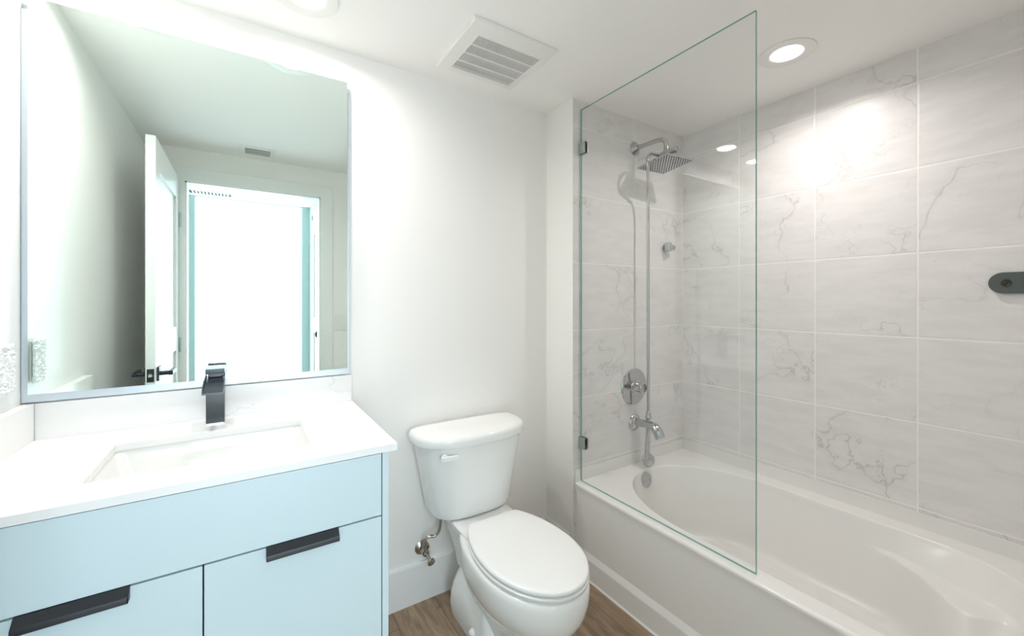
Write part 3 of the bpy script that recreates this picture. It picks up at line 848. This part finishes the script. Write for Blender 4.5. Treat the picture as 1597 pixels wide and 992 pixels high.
# ------------------------------------------------------------------ ceiling fittings
fan = thing('exhaust_fan_grille', 'square white exhaust fan grille on the ceiling above the toilet', 'vent', (0.83, 1.40, ZC))
FX0_, FX1_, FY0_, FY1_ = 0.648, 1.006, 1.232, 1.568
GX0, GX1, GY0, GY1 = 0.698, 0.968, 1.297, 1.529
bm = bmesh.new()
rg = []
for ins_, z in ((0, ZC - 0.0005), (0, ZC - 0.010), (0.004, ZC - 0.014)):
    rg.append([Vector(p) for p in ((FX0_ + ins_, FY0_ + ins_, z), (FX1_ - ins_, FY0_ + ins_, z), (FX1_ - ins_, FY1_ - ins_, z), (FX0_ + ins_, FY1_ - ins_, z))])
for g, z in ((0.0, ZC - 0.020), (0.0, ZC - 0.006)):
    rg.append([Vector(p) for p in ((GX0 - g, GY0 - g, z), (GX1 + g, GY0 - g, z), (GX1 + g, GY1 + g, z), (GX0 - g, GY1 + g, z))])
loft(bm, rg, cap0=True, cap1=False)
obj('housing', bm, M['vent'], fan)
obj('cavity', B(((GX0, GY0, ZC - 0.007), (GX1, GY1, ZC - 0.005))), M['vent_dark'], fan)
bm = bmesh.new()
NS = 46
for i in range(NS + 1):
    x = GX0 + (GX1 - GX0) * i / NS
    box(bm, (x - 0.0012, GY0, ZC - 0.0195), (x + 0.0012, GY1, ZC - 0.0165))
for j in range(1, 4):
    y = GY0 + (GY1 - GY0) * j / 4
    box(bm, (GX0, y - 0.0022, ZC - 0.020), (GX1, y + 0.0022, ZC - 0.0160))
obj('louvre', bm, M['plastic'], fan)

def downlight(label, x, y, watts, spread, group='recessed ceiling downlights'):
    t = thing('recessed_downlight', label, 'light', (x, y, ZC), group)
    bm = bmesh.new()
    lathe(bm, (x, y, ZC - 0.0002), (0, 0, -1), [(0.0, 0.097), (0.002, 0.0975), (0.004, 0.096), (0.0045, 0.092), (0.0045, 0.062), (0.0005, 0.054), (0.0005, 0.052)], 48)
    obj('trim_ring', bm, M['vent'], t)
    obj('lens', lathe(bmesh.new(), (x, y, ZC - 0.0008), (0, 0, -1), [(0, 0.0535), (0.0012, 0.0535), (0.002, 0.05), (0.002, 0)], 40), M['lens'], t)
    ld = bpy.data.lights.new('lamp', 'AREA'); ld.shape = 'DISK'; ld.size = 0.05; ld.energy = watts; ld.color = LAMP_COLOR; ld.spread = math.radians(spread)
    lo = bpy.data.objects.new('lamp', ld); COL.objects.link(lo); lo.parent = t; lo.location = (0, 0, -0.0045)
    return t
downlight('lit recessed downlight in the ceiling above the bathtub', 1.768, 0.768, TUB_LAMP_W, 152)
downlight('recessed downlight above the vanity, seen reflected in shower glass nearer the toilet', 0.160, 1.448, VANITY_LAMP_W, 165)
downlight('recessed downlight above the vanity by the left wall, seen only reflected', -0.250, 1.478, VANITY_LAMP_W, 165)

def register(name, label, x0, x1, y0, y1, along, n):
    t = thing(name, label, 'vent', ((x0 + x1) / 2, (y0 + y1) / 2, ZC))
    fr = 0.028
    obj('frame', B(((x0, y0, ZC - 0.006), (x1, y0 + fr, ZC)), ((x0, y1 - fr, ZC - 0.006), (x1, y1, ZC)), ((x0, y0 + fr, ZC - 0.006), (x0 + fr, y1 - fr, ZC)), ((x1 - fr, y0 + fr, ZC - 0.006), (x1, y1 - fr, ZC)), bevel=0.0015), M['vent'], t)
    obj('cavity', B(((x0 + fr, y0 + fr, ZC - 0.0012), (x1 - fr, y1 - fr, ZC - 0.0002))), M['vent_dark'], t)
    bm = bmesh.new()
    for i in range(1, n):
        if along == 'x':
            y = y0 + fr + (y1 - y0 - 2 * fr) * i / n; box(bm, (x0 + fr, y - 0.0016, ZC - 0.006), (x1 - fr, y + 0.0016, ZC - 0.0015))
        else:
            x = x0 + fr + (x1 - x0 - 2 * fr) * i / n; box(bm, (x - 0.006, y0 + fr, ZC - 0.006), (x + 0.006, y1 - fr, ZC - 0.0015))
    obj('louvre', bm, M['vent'], t)
register('ceiling_air_vent', 'small white louvred air vent in ceiling near doorway, seen in mirror', -0.03, 0.165, 0.115, 0.285, 'x', 5)
register('ceiling_air_vent', 'long slotted air vent in hall ceiling, seen in mirror through doorway', -0.44, -0.08, -1.32, -1.14, 'y', 12)
